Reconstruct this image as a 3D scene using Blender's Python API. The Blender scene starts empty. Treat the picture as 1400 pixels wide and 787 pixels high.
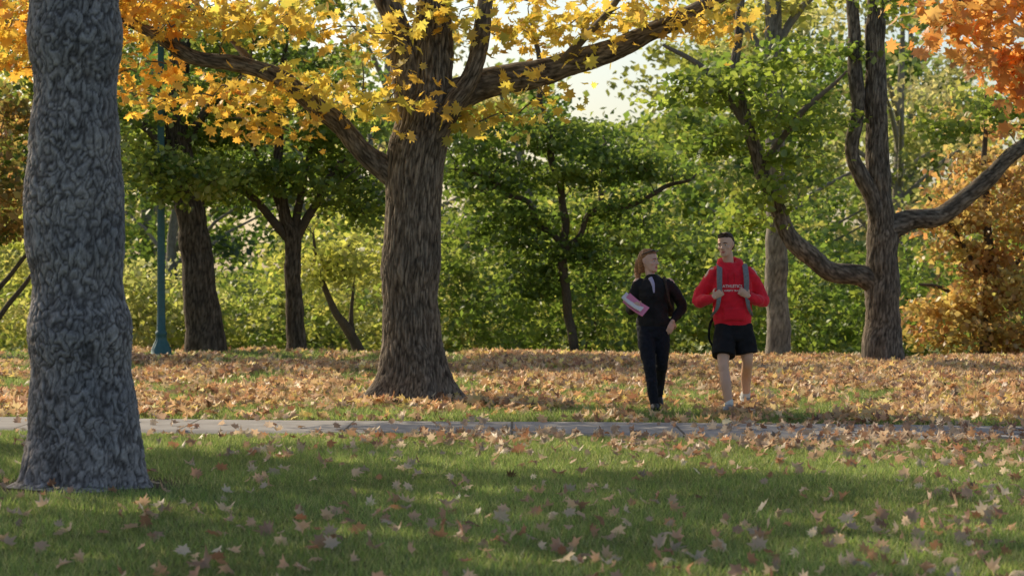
import bpy, math, random
import numpy as np
from mathutils import Vector, noise, Matrix
from mathutils.bvhtree import BVHTree
random.seed(5)
rng = np.random.default_rng(7)
sc = bpy.context.scene
COL = sc.collection

# ------------------------------------------------------------------ sun / sky
SUN = Vector((-0.70, 0.71, 0.0)).normalized()
ELEV = math.radians(32)
sdir = Vector((SUN.x*math.cos(ELEV), SUN.y*math.cos(ELEV), math.sin(ELEV)))
w = bpy.data.worlds.new("World"); sc.world = w; w.use_nodes = True
nt = w.node_tree
bg = nt.nodes['Background']
sky = nt.nodes.new('ShaderNodeTexSky'); sky.sky_type = 'NISHITA'
sky.sun_disc = False; sky.sun_elevation = ELEV
sky.sun_rotation = math.atan2(SUN.x, SUN.y)
sky.dust_density = 2.0; sky.air_density = 1.0
nt.links.new(sky.outputs[0], bg.inputs[0]); bg.inputs[1].default_value = 0.15
sl = bpy.data.lights.new("sun", 'SUN'); sl.energy = 5.0; sl.angle = math.radians(0.53)
sl.color = (1.0, 0.86, 0.62)
so = bpy.data.objects.new("sun", sl); COL.objects.link(so)
so.rotation_euler = sdir.to_track_quat('Z', 'Y').to_euler(); so.location = (-20, 10, 30)

sc.view_settings.view_transform = 'Standard'; sc.view_settings.look = 'None'
sc.view_settings.exposure = 0; sc.view_settings.gamma = 1

# ------------------------------------------------------------------ camera
cd = bpy.data.cameras.new("camera"); cam = bpy.data.objects.new("camera", cd)
COL.objects.link(cam); sc.camera = cam
cam.location = (0, 0, 1.5); cam.rotation_euler = (math.radians(90-0.547), 0, 0)
cd.lens = 84.9; cd.sensor_width = 36; cd.clip_end = 4000; cd.clip_start = 0.1
cd.dof.use_dof = True; cd.dof.focus_distance = 23.0; cd.dof.aperture_fstop = 4.2

# ------------------------------------------------------------------ materials
def newmat(name):
    m = bpy.data.materials.new(name); m.use_nodes = True
    m.node_tree.nodes.clear()
    out = m.node_tree.nodes.new('ShaderNodeOutputMaterial')
    return m, m.node_tree, out
def N(t, typ, **kw):
    n = t.nodes.new(typ)
    for k, v in kw.items(): setattr(n, k, v)
    return n
def ramp(t, fac, stops):
    r = N(t, 'ShaderNodeValToRGB')
    while len(r.color_ramp.elements) < len(stops): r.color_ramp.elements.new(0.5)
    for e, (p, c) in zip(r.color_ramp.elements, stops):
        e.position = p; e.color = (*c, 1)
    t.links.new(fac, r.inputs[0]); return r

def leaf_mat(name, trans=0.5, gloss=0.05, boost=1.25):
    m, t, out = newmat(name)
    a = N(t, 'ShaderNodeAttribute', attribute_name='Col')
    d = N(t, 'ShaderNodeBsdfDiffuse'); tr = N(t, 'ShaderNodeBsdfTranslucent')
    g = N(t, 'ShaderNodeBsdfGlossy'); g.inputs['Roughness'].default_value = 0.45
    g.inputs['Color'].default_value = (0.8, 0.8, 0.8, 1)
    hs = N(t, 'ShaderNodeHueSaturation'); hs.inputs['Value'].default_value = boost
    hs.inputs['Saturation'].default_value = 1.02
    t.links.new(a.outputs['Color'], hs.inputs['Color'])
    t.links.new(a.outputs['Color'], d.inputs['Color']); t.links.new(hs.outputs[0], tr.inputs['Color'])
    mx = N(t, 'ShaderNodeMixShader'); mx.inputs[0].default_value = trans
    t.links.new(d.outputs[0], mx.inputs[1]); t.links.new(tr.outputs[0], mx.inputs[2])
    m2 = N(t, 'ShaderNodeMixShader'); m2.inputs[0].default_value = gloss
    t.links.new(mx.outputs[0], m2.inputs[1]); t.links.new(g.outputs[0], m2.inputs[2])
    t.links.new(m2.outputs[0], out.inputs[0]); return m
M_LEAF = leaf_mat("foliage", 0.54, 0.05, 1.65)
M_GRASS = leaf_mat("grass_blades", 0.45, 0.04, 1.6)
M_FALLEN = leaf_mat("fallen_leaf", 0.35, 0.05, 1.4)

def bark_mat(name, dark, mid, light, bump=0.5, sc1=60, zs=.45):
    m, t, out = newmat(name)
    b = N(t, 'ShaderNodeBsdfPrincipled'); b.inputs['Roughness'].default_value = 0.92
    b.inputs['Specular IOR Level'].default_value = 0.2
    a = N(t, 'ShaderNodeAttribute', attribute_name='h')
    v = N(t, 'ShaderNodeAttribute', attribute_name='bk')
    mp = N(t, 'ShaderNodeMapping'); mp.inputs['Scale'].default_value = (1, 1, zs)
    t.links.new(v.outputs['Vector'], mp.inputs['Vector'])
    n1 = N(t, 'ShaderNodeTexNoise'); n1.inputs['Scale'].default_value = sc1; n1.inputs['Detail'].default_value = 6
    n1.inputs['Roughness'].default_value = 0.7
    t.links.new(mp.outputs[0], n1.inputs['Vector'])
    n2 = N(t, 'ShaderNodeTexNoise'); n2.inputs['Scale'].default_value = 2.5; n2.inputs['Detail'].default_value = 4
    t.links.new(v.outputs['Vector'], n2.inputs['Vector'])
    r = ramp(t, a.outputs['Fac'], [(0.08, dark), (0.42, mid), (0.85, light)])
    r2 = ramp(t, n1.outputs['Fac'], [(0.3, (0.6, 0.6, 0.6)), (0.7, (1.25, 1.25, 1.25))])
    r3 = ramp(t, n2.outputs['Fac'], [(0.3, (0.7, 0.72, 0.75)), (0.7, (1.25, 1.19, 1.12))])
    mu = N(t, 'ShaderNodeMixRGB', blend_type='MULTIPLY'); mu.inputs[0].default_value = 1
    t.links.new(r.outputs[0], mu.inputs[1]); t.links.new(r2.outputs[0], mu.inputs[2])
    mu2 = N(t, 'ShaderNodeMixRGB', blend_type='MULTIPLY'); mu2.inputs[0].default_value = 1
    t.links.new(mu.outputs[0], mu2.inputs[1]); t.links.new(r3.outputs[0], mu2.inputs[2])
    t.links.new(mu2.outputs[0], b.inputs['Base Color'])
    bp = N(t, 'ShaderNodeBump'); bp.inputs['Strength'].default_value = bump; bp.inputs['Distance'].default_value = 0.01
    t.links.new(n1.outputs['Fac'], bp.inputs['Height']); t.links.new(bp.outputs[0], b.inputs['Normal'])
    t.links.new(b.outputs[0], out.inputs[0]); return m
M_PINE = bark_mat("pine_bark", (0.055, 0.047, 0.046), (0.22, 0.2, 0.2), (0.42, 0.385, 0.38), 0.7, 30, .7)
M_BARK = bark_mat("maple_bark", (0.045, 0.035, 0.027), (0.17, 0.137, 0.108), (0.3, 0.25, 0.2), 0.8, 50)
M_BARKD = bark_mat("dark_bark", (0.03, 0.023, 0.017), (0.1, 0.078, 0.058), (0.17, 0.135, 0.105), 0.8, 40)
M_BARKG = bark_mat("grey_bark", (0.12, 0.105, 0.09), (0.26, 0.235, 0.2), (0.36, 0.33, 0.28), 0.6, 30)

def simple_mat(name, col, rough=0.8, spec=0.3, nscale=0, namt=0.0, bump=0.0, sheen=0):
    m, t, out = newmat(name)
    b = N(t, 'ShaderNodeBsdfPrincipled'); b.inputs['Roughness'].default_value = rough
    b.inputs['Specular IOR Level'].default_value = spec
    b.inputs['Base Color'].default_value = (*col, 1)
    if sheen: b.inputs['Sheen Weight'].default_value = sheen
    if nscale:
        tc = N(t, 'ShaderNodeTexCoord'); n = N(t, 'ShaderNodeTexNoise')
        n.inputs['Scale'].default_value = nscale; n.inputs['Detail'].default_value = 5
        t.links.new(tc.outputs['Object'], n.inputs['Vector'])
        lo = tuple(c*(1-namt) for c in col); hi = tuple(min(1, c*(1+namt)) for c in col)
        r = ramp(t, n.outputs['Fac'], [(0.3, lo), (0.7, hi)])
        t.links.new(r.outputs[0], b.inputs['Base Color'])
        if bump:
            bp = N(t, 'ShaderNodeBump'); bp.inputs['Strength'].default_value = bump; bp.inputs['Distance'].default_value = 0.01
            t.links.new(n.outputs['Fac'], bp.inputs['Height']); t.links.new(bp.outputs[0], b.inputs['Normal'])
    t.links.new(b.outputs[0], out.inputs[0]); return m

# ------------------------------------------------------------------ numpy mesh helper
def np_mesh(name, V, F, mat, attrs=None, smooth=False, parent=None):
    V = np.asarray(V, dtype=np.float32); F = np.asarray(F, dtype=np.int32)
    me = bpy.data.meshes.new(name)
    k = F.shape[1]
    me.vertices.add(len(V)); me.vertices.foreach_set('co', V.ravel())
    me.loops.add(F.size); me.loops.foreach_set('vertex_index', F.ravel())
    me.polygons.add(len(F)); me.polygons.foreach_set('loop_start', np.arange(0, F.size, k, dtype=np.int32))
    if smooth: me.polygons.foreach_set('use_smooth', np.ones(len(F), dtype=bool))
    me.update(calc_edges=True)
    if attrs:
        for an, (ty, arr) in attrs.items():
            at = me.attributes.new(an, ty, 'POINT')
            arr = np.asarray(arr, dtype=np.float32)
            at.data.foreach_set({'FLOAT': 'value', 'FLOAT_VECTOR': 'vector', 'FLOAT_COLOR': 'color'}[ty], arr.ravel())
    me.materials.append(mat)
    ob = bpy.data.objects.new(name, me); COL.objects.link(ob)
    if parent: ob.parent = parent
    return ob
def empty(name, loc=(0, 0, 0)):
    e = bpy.data.objects.new(name, None); e.location = loc; e.empty_display_size = 0.3
    COL.objects.link(e); return e

# ------------------------------------------------------------------ terrain height
def gz(x, y):
    x = np.asarray(x, dtype=float); y = np.asarray(y, dtype=float)
    crest = 38.2 - 0.2*np.clip(x, -12, 12)
    t = np.maximum(0, y-crest)
    z = -5.0*(1-np.exp(-(0.075*t*t/(t+2.5))/5.0))
    z = z + 0.12*np.exp(-((x+3.6)/1.6)**2-((y-39.3)/1.5)**2)
    z = z + (0.02*np.sin(x*0.9+y*0.5)+0.018*np.sin(y*1.3-x*0.7))*(y > 24.5)*np.clip((y-24.5)/3, 0, 1)
    z = z + 0.012*np.sin(x*1.3+y*0.7)
    return z

PINE = (-2.9, 16.3); MAIN = (-1.13, 26.6)
PS = -0.14
def path_c(x): return 22.0 + PS*(x)
PW = 0.92
def axis(parts):
    a = []
    for (s, e, n) in parts: a.append(np.linspace(s, e, n, endpoint=False))
    a.append(np.array([parts[-1][1]])); return np.concatenate(a)
xs = axis([(-1500, -200, 8), (-200, -40, 12), (-40, -13, 20), (-13, 13, 200), (13, 40, 20), (40, 200, 12), (200, 1500, 8)])
ys = axis([(-200, 0, 10), (0, 8, 10), (8, 46, 300), (46, 130, 50), (130, 400, 15), (400, 2500, 12)])
X, Y = np.meshgrid(xs, ys)
Z = gz(X, Y)
soil = np.exp(-((X-PINE[0])**2+(Y-PINE[1])**2)/0.8**2) + 0.8*np.exp(-((X-MAIN[0])**2+(Y-MAIN[1])**2)/0.9**2)
soil = np.clip(soil*1.3, 0, 1)
def sstep(a, b, v):
    v = min(1, max(0, (v-a)/(b-a))); return v*v*(3-2*v)
def litter(x, y):
    n1 = noise.noise(Vector((x*0.4, y*0.2, 3.1)))*0.5+0.5
    n2 = noise.noise(Vector((x*1.3, y*0.6, 7.7)))*0.5+0.5
    pc = path_c(x)
    if y < pc-PW:
        dd = pc-PW-y
        right = 1/(1+math.exp(-(x+0.9)*1.6))
        drift = math.exp(-(dd/(0.5+1.3*right))**2)*(0.12+0.88*right)
        patch = max(0, n1-0.4)
        return min(1, drift*(0.2+n2*0.9)*0.75 + (0.04+patch*0.28*(0.5+right))*(0.3+1.3*n2))
    if y < pc+PW:
        right = 1/(1+math.exp(-(x-2.6)*1.6))
        return 0.035+0.55*right*(0.1+n2*0.9)
    dd = y-pc-PW
    nn_ = 0.55*n1+0.6*n2
    lo = 0.55 if x < -1.6 else 0.51
    m = 0.07+0.8*sstep(lo, lo+0.2, nn_+0.04*sstep(3, 9, dd)+0.09*sstep(2, 4.5, x))
    near_trunk = math.hypot(x-MAIN[0], y-MAIN[1])
    m = max(m, .8*math.exp(-(near_trunk/1.5)**2))
    if dd < 1.0: m *= 0.25+0.6*n1+(0.3 if x > 2.5 else 0)
    return m
LT = np.zeros(X.shape)
for i in range(X.shape[0]):
    for j in range(X.shape[1]):
        if 8 <= Y[i, j] < 60 and abs(X[i, j]) < 40: LT[i, j] = litter(X[i, j], Y[i, j])
nx, ny = len(xs), len(ys)
idx = np.arange(nx*ny).reshape(ny, nx)
F = np.stack([idx[:-1, :-1], idx[:-1, 1:], idx[1:, 1:], idx[1:, :-1]], -1).reshape(-1, 4)
V = np.stack([X, Y, Z], -1).reshape(-1, 3)
m, t, out = newmat("lawn_soil")
b = N(t, 'ShaderNodeBsdfPrincipled'); b.inputs['Roughness'].default_value = 1; b.inputs['Specular IOR Level'].default_value = 0.1
tc = N(t, 'ShaderNodeTexCoord')
n1 = N(t, 'ShaderNodeTexNoise'); n1.inputs['Scale'].default_value = 14; n1.inputs['Detail'].default_value = 8; n1.inputs['Roughness'].default_value = 0.75
t.links.new(tc.outputs['Object'], n1.inputs['Vector'])
g = ramp(t, n1.outputs['Fac'], [(0.3, (0.07, 0.09, 0.022)), (0.7, (0.17, 0.2, 0.05))])
br = ramp(t, n1.outputs['Fac'], [(0.3, (0.1, 0.065, 0.03)), (0.5, (0.26, 0.16, 0.08)), (0.72, (0.42, 0.28, 0.15))])
s2 = ramp(t, n1.outputs['Fac'], [(0.3, (0.05, 0.036, 0.027)), (0.7, (0.15, 0.11, 0.08))])
al = N(t, 'ShaderNodeAttribute', attribute_name='lt'); as_ = N(t, 'ShaderNodeAttribute', attribute_name='soil')
mx = N(t, 'ShaderNodeMixRGB'); t.links.new(al.outputs['Fac'], mx.inputs[0]); t.links.new(g.outputs[0], mx.inputs[1]); t.links.new(br.outputs[0], mx.inputs[2])
mx2 = N(t, 'ShaderNodeMixRGB'); t.links.new(as_.outputs['Fac'], mx2.inputs[0]); t.links.new(mx.outputs[0], mx2.inputs[1]); t.links.new(s2.outputs[0], mx2.inputs[2])
t.links.new(mx2.outputs[0], b.inputs['Base Color'])
bp = N(t, 'ShaderNodeBump'); bp.inputs['Distance'].default_value = 0.03; t.links.new(n1.outputs['Fac'], bp.inputs['Height']); t.links.new(bp.outputs[0], b.inputs['Normal'])
t.links.new(b.outputs[0], out.inputs[0])
np_mesh("ground", V, F, m, {'lt': ('FLOAT', np.clip(LT.ravel()*0.75, 0, 1)), 'soil': ('FLOAT', soil.ravel())}, smooth=True)

# ------------------------------------------------------------------ footpath
px_ = np.arange(-60, 60.01, 0.1)
cols = np.linspace(-PW, PW, 13)
PX, PO = np.meshgrid(px_, cols, indexing='ij')
wob = np.array([noise.noise(Vector((x*0.9, 0, 0)))*0.07 for x in px_])[:, None]*np.abs(PO/PW)**4*np.sign(PO)
PY = path_c(PX)+PO+wob
PZ = 0.024+0.006*np.sin(PX*0.7)
PZ[:, 0] = -0.05; PZ[:, -1] = -0.05
idx = np.arange(PX.size).reshape(PX.shape)
F = np.stack([idx[:-1, :-1], idx[1:, :-1], idx[1:, 1:], idx[:-1, 1:]], -1).reshape(-1, 4)
m, t, out = newmat("concrete_path")
b = N(t, 'ShaderNodeBsdfPrincipled'); b.inputs['Roughness'].default_value = 0.9
tc = N(t, 'ShaderNodeTexCoord')
n1 = N(t, 'ShaderNodeTexNoise'); n1.inputs['Scale'].default_value = 3; n1.inputs['Detail'].default_value = 9; n1.inputs['Roughness'].default_value = 0.7
t.links.new(tc.outputs['Object'], n1.inputs['Vector'])
c = ramp(t, n1.outputs['Fac'], [(0.25, (0.17, 0.155, 0.145)), (0.55, (0.28, 0.262, 0.25)), (0.8, (0.36, 0.34, 0.325))])
sx = N(t, 'ShaderNodeSeparateXYZ'); t.links.new(tc.outputs['Object'], sx.inputs[0])
mm = N(t, 'ShaderNodeMath', operation='PINGPONG'); mm.inputs[1].default_value = 0.75; t.links.new(sx.outputs[0], mm.inputs[0])
lt_ = N(t, 'ShaderNodeMath', operation='LESS_THAN'); lt_.inputs[1].default_value = 0.012; t.links.new(mm.outputs[0], lt_.inputs[0])
mx = N(t, 'ShaderNodeMixRGB'); t.links.new(lt_.outputs[0], mx.inputs[0]); t.links.new(c.outputs[0], mx.inputs[1]); mx.inputs[2].default_value = (0.06, 0.05, 0.04, 1)
t.links.new(mx.outputs[0], b.inputs['Base Color']); t.links.new(b.outputs[0], out.inputs[0])
np_mesh("footpath", np.stack([PX, PY, PZ], -1).reshape(-1, 3), F, m, smooth=True)

# ------------------------------------------------------------------ leaf meshes
half = [(0.0, .55), (.1, .25), (.3, .36), (.27, .12), (.55, .1), (.33, -.1), (.38, -.32), (.1, -.25), (0, -.4)]
outl = half+[(-x, y) for (x, y) in half[1:-1][::-1]]
MAPLE_V = np.array([(0, -.05, 0)]+[(x, y, 0) for x, y in outl]); no = len(outl)
MAPLE_F = np.array([(0, 1+(i+1) % no, 1+i) for i in range(no)])
SMALL_V = np.array([(0, -.5, 0), (.3, -.2, .05), (.42, .15, .08), (0, .5, 0), (-.42, .15, .08), (-.3, -.2, .05)])
SMALL_F = np.array([(0, 1, 2), (0, 2, 3), (0, 3, 4), (0, 4, 5)])
KITE_V = np.array([(0, -.5, 0), (.38, .05, .1), (0, .5, 0), (-.38, .05, .1)])
KITE_F = np.array([(0, 1, 2), (0, 2, 3)])
def norm(a): return a/np.maximum(1e-9, np.linalg.norm(a, axis=-1, keepdims=True))
def leaves(name, C, S, K, kind, mat, up=0.6, spread=1.0, curl=0.25, parent=None):
    C = np.asarray(C); n = len(C); S = np.asarray(S)
    BV, BF = {'maple': (MAPLE_V, MAPLE_F), 'small': (SMALL_V, SMALL_F), 'kite': (KITE_V, KITE_F)}[kind]
    nn = norm(rng.normal(size=(n, 3))*spread+np.array([0, 0, up]))
    u = norm(np.cross(nn, rng.normal(size=(n, 3)))); v = np.cross(nn, u)
    k = len(BV)
    cz = rng.uniform(-curl, curl*1.6, size=(n, 1)); cy = rng.uniform(-curl, curl, size=(n, 1))
    x = np.broadcast_to(BV[:, 0], (n, k))*rng.uniform(0.75, 1.1, size=(n, 1)); y = np.broadcast_to(BV[:, 1], (n, k))
    z = BV[None, :, 2]+cz*2.2*x*x+cy*2.0*y*y+rng.normal(size=(n, k))*0.03
    V = C[:, None, :]+S[:, None, None]*(x[..., None]*u[:, None]+y[..., None]*v[:, None]+z[..., None]*nn[:, None])
    F = (BF[None]+(np.arange(n)*k)[:, None, None]).reshape(-1, 3)
    col = np.ones((n, k, 4)); col[..., :3] = np.asarray(K)[:, None, :]
    return np_mesh(name, V.reshape(-1, 3), F, mat, {'Col': ('FLOAT_COLOR', col.reshape(-1, 4))}, parent=parent)
def pick(pal, n, jit=0.15):
    P = np.array(pal); k = P[rng.integers(0, len(P), n)]
    k2 = P[rng.integers(0, len(P), n)]; f = rng.uniform(0, .5, (n, 1))
    return np.clip((k*(1-f)+k2*f)*(1+rng.normal(size=(n, 1))*jit), 0.005, 0.85)

ORG = [(.62, .29, .05), (.66, .36, .065), (.56, .22, .04), (.66, .43, .07)]
YEL = [(.68, .5, .1), (.66, .44, .08), (.5, .45, .08), (.66, .38, .065), (.42, .42, .08)]
GRN = [(.06, .105, .02), (.09, .14, .025), (.13, .19, .03)]
MGR = [(.11, .18, .03), (.18, .25, .04), (.26, .3, .05)]
YGR = [(.3, .34, .06), (.42, .42, .09), (.21, .27, .05), (.5, .45, .12)]
PALE = [(.5, .45, .18), (.4, .4, .14), (.3, .32, .09), (.56, .47, .2)]
BRN = [(.5, .28, .09), (.42, .26, .1), (.4, .19, .07), (.5, .36, .13)]

# ------------------------------------------------------------------ tubes
def resample(pts, rads, step):
    pts = np.array(pts, float); n = len(pts); P = []; R = []
    for i in range(n-1):
        p0 = pts[max(i-1, 0)]; p1 = pts[i]; p2 = pts[i+1]; p3 = pts[min(i+2, n-1)]
        mcount = max(2, int(np.linalg.norm(p2-p1)/step))
        tt = np.linspace(0, 1, mcount, endpoint=(i == n-2))[:, None]
        P.append(0.5*((2*p1)+(-p0+p2)*tt+(2*p0-5*p1+4*p2-p3)*tt**2+(-p0+3*p1-3*p2+p3)*tt**3))
        R.append(rads[i]+(rads[i+1]-rads[i])*tt[:, 0])
    return np.concatenate(P), np.concatenate(R)
def tube(pts, rads, seg, step, kind=None, flare=None, wig=0.0):
    P, R = resample(pts, rads, step)
    if wig:
        for i in range(len(P)):
            nv = noise.noise_vector(Vector(P[i]*1.7))
            P[i] += np.array(nv)*wig*min(1, i/8)
            R[i] *= 1+0.12*noise.noise(Vector(P[i]*3.1))
    T = norm(np.gradient(P, axis=0)); Nn = np.zeros_like(P)
    n0 = np.array([1., 0, 0]) if abs(T[0][0]) < 0.8 else np.array([0, 1., 0])
    for i in range(len(P)):
        n0 = n0-T[i]*np.dot(n0, T[i]); n0 /= np.linalg.norm(n0); Nn[i] = n0
    B = np.cross(T, Nn)
    th = np.linspace(0, 2*math.pi, seg, endpoint=False)
    s = np.concatenate([[0], np.cumsum(np.linalg.norm(np.diff(P, axis=0), axis=1))])
    c, sn = np.cos(th), np.sin(th)
    rr = R[:, None]*np.ones((1, seg))
    if flare is not None: rr = rr*flare(th[None, :], s[:, None])
    L = np.stack([c*rr, sn*rr, np.broadcast_to(s[:, None], rr.shape)], -1)
    off = random.random()*50
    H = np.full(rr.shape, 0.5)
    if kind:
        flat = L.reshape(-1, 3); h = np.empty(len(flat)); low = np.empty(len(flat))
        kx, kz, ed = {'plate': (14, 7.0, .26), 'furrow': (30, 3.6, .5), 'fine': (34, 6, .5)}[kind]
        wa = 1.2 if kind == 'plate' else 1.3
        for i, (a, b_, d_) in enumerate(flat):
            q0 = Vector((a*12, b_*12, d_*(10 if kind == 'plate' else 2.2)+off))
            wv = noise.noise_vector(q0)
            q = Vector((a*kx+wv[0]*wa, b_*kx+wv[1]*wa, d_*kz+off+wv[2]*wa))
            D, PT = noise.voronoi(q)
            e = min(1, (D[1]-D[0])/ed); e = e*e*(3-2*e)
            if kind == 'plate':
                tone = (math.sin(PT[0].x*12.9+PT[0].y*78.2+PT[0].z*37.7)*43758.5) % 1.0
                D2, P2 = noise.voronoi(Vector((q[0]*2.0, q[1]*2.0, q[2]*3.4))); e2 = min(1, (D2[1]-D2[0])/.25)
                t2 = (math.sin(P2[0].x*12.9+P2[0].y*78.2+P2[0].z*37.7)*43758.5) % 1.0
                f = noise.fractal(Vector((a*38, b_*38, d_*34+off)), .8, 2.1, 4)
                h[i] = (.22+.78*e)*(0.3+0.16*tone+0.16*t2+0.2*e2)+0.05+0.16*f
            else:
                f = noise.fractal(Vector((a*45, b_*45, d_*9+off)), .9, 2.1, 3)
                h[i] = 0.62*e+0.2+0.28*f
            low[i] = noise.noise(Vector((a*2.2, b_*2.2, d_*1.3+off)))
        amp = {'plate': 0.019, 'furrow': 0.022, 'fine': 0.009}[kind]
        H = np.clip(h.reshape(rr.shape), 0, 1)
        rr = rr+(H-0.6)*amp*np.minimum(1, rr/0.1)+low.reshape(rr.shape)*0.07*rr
    V = P[:, None, :]+rr[..., None]*(c[None, :, None]*Nn[:, None]+sn[None, :, None]*B[:, None])
    nr = len(P); idx = np.arange(nr*seg).reshape(nr, seg); nxt = np.roll(idx, -1, 1)
    F = np.stack([idx[:-1], nxt[:-1], nxt[1:], idx[1:]], -1).reshape(-1, 4)
    return V.reshape(-1, 3), F, L.reshape(-1, 3), H.ravel(), P

class Geo:
    def __init__(s): s.V = []; s.F = []; s.L = []; s.H = []; s.n = 0
    def add(s, V, F, L, H):
        s.V.append(V); s.F.append(F+s.n); s.L.append(L); s.H.append(H); s.n += len(V)
    def build(s, name, mat, parent=None):
        return np_mesh(name, np.concatenate(s.V), np.concatenate(s.F), mat,
                       {'bk': ('FLOAT_VECTOR', np.concatenate(s.L)), 'h': ('FLOAT', np.concatenate(s.H))}, smooth=True, parent=parent)

class Tree:
    def __init__(s, name, x, y, ppm, bark):
        s.name = name; s.base = np.array([x, y, float(gz(x, y))-0.04]); s.S = 1.0/ppm; s.bark = bark
        s.g = Geo(); s.sk = []; s.cl = []; s.sets = {}
    def w(s, p): return s.base+np.array([p[0], p[2] if len(p) > 2 else 0, p[1]])*s.S
    def limb(s, pts, wid, seg=24, step=0.06, kind='fine', flare=None, wig=0.04, skel=True):
        V, F, L, H, P = tube([s.w(p) for p in pts], [a*0.5*s.S for a in wid], seg, step, kind, flare, wig)
        s.g.add(V, F, L, H)
        if skel: s.sk.append(P[::3])
    def blob(s, c, r, n, per, cr, size, pal, kind='small', flat=0.45):
        cc = s.w(c); rx, rz, ry = r[0]*s.S, r[1]*s.S, (r[2] if len(r) > 2 else r[0])*s.S
        d = norm(rng.normal(size=(n, 3)))*rng.uniform(0, 1, (n, 1))**0.42
        C = cc+d*np.array([rx, ry, rz])
        for q in C: s.cl.append(q)
        kc = pick(pal, n, 0.2)
        i = np.repeat(np.arange(n), per)
        crs = cr*rng.uniform(0.6, 1.3, n)
        P = C[i]+rng.normal(size=(len(i), 3))*np.array([1, 1, flat])*0.62*crs[i][:, None]
        K = 0.6*kc[i]+0.4*pick(pal, len(i), 0.2)
        S = size*rng.uniform(0.6, 1.2, len(i))
        s.sets.setdefault(kind, []).append((P, S, K))
    def build(s, up=0.7, trad=0.014):
        e = empty(s.name, s.base.tolist())
        if s.cl:
            nodes = np.concatenate(s.sk); cl = np.array(s.cl)
            dmin = np.array([np.min(np.sum((nodes-q)**2, 1)) for q in cl])
            arr = np.empty((len(nodes)+2*len(cl), 3)); k = len(nodes); arr[:k] = nodes
            for j in np.argsort(dmin):
                q = cl[j]; dd = np.sum((arr[:k]-q)**2, 1)+0.6*np.maximum(0, arr[:k, 2]-q[2])
                a = arr[np.argmin(dd)].copy(); L = np.linalg.norm(q-a)
                if L < 0.02: continue
                mid = (a+q)/2+np.array([0, 0, 0.12*L])+rng.normal(size=3)*0.07*L
                r = min(0.05, trad*(0.7+0.6*L))
                V, F, LL, H, P = tube([a, mid, q], [r, r*0.7, r*0.35], 5, 0.25)
                s.g.add(V, F, LL, H)
                arr[k] = mid; arr[k+1] = q; k += 2
        ob = s.g.build("trunk_and_branches", s.bark, None); ob.parent = e; ob.location = (-s.base).tolist()
        for kind, L in s.sets.items():
            P = np.concatenate([a[0] for a in L]); S = np.concatenate([a[1] for a in L]); K = np.concatenate([a[2] for a in L])
            f = leaves("foliage", P, S, K, kind, M_LEAF, up=up, spread=0.75, parent=e); f.location = (-s.base).tolist()
        return e

def flare_fn(amt, h, lobes, ph):
    def f(th, s):
        lob = 0.55+0.3*np.cos(lobes*th+ph)+0.15*np.cos((lobes+2)*th+ph*2.3)
        return 1+amt*np.exp(-s/h)*lob+0.5*amt*np.exp(-s/(h*0.3))*lob
    return f

# ---- foreground pine
T = Tree("pine_tree", PINE[0], PINE[1], 202, M_PINE)
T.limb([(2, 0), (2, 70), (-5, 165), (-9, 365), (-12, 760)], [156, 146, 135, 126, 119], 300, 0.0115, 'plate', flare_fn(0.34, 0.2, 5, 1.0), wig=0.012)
T.limb([(-12, 750), (-8, 1500), (0, 2600), (0, 3400)], [117, 100, 60, 10], 32, 0.3, None, wig=0.0)
for k in range(22):
    a = k*2.4; z = 1500+k*85; L = 620*(1-(k/26)**1.3)
    p1 = (math.cos(a)*L*.5, z+L*.1, math.sin(a)*L*.5); p2 = (math.cos(a)*L, z+L*.05, math.sin(a)*L)
    T.limb([(-3, z-20), p1, p2], [16, 10, 3], 8, 0.4, None)
    T.blob(p2, (150, 60), 4, 60, 0.55, 0.16, [(.03, .06, .02), (.04, .08, .03)], 'kite')
    T.blob(p1, (150, 60), 3, 50, 0.5, 0.16, [(.03, .06, .02), (.04, .08, .03)], 'kite')
T.build()

# ---- main maple
T = Tree("shade_maple_tree", MAIN[0], MAIN[1], 124, M_BARK)
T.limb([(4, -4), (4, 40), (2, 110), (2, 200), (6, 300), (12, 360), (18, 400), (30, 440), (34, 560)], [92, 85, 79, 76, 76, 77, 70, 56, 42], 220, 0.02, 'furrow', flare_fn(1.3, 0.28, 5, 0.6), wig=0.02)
T.limb([(-2, 300), (-28, 325), (-60, 350, -10), (-108, 396, -25), (-170, 440, -40), (-230, 463, -50), (-290, 476, -60), (-345, 505, -70), (-400, 538, -80), (-470, 590, -90)], [44, 36, 30, 27, 24, 21, 19, 15, 12, 6], 44, 0.03, 'fine', wig=0.05)
T.limb([(10, 350), (2, 420), (-6, 480), (-22, 530), (-45, 590), (-80, 700), (-110, 900)], [52, 46, 40, 35, 33, 28, 8], 56, 0.03, 'fine')
T.limb([(34, 520), (34, 600), (30, 800), (40, 1100), (30, 1500)], [42, 40, 34, 22, 6], 40, 0.05, 'fine')
T.limb([(20, 330), (40, 380, -14), (62, 415, -24), (84, 450, -26), (97, 500, -26), (104, 550, -20), (120, 700, 0), (130, 900, 0)], [34, 33, 29, 26, 23, 21, 16, 5], 44, 0.03, 'fine')
T.limb([(35, 405), (70, 426, 5), (130, 450, 15), (200, 462, 20), (265, 484, 20), (335, 515, 15), (405, 548, 10), (500, 610, 0), (620, 680, 0)], [46, 46, 41, 37, 32, 26, 21, 16, 6], 52, 0.03, 'fine', wig=0.05)
T.limb([(-200, 452, -45), (-240, 500, 0), (-300, 560, 60)], [12, 9, 4], 12, 0.08, None)
T.limb([(200, 462, 20), (260, 520, -60), (300, 580, -120)], [14, 10, 5], 12, 0.08, None)
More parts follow.
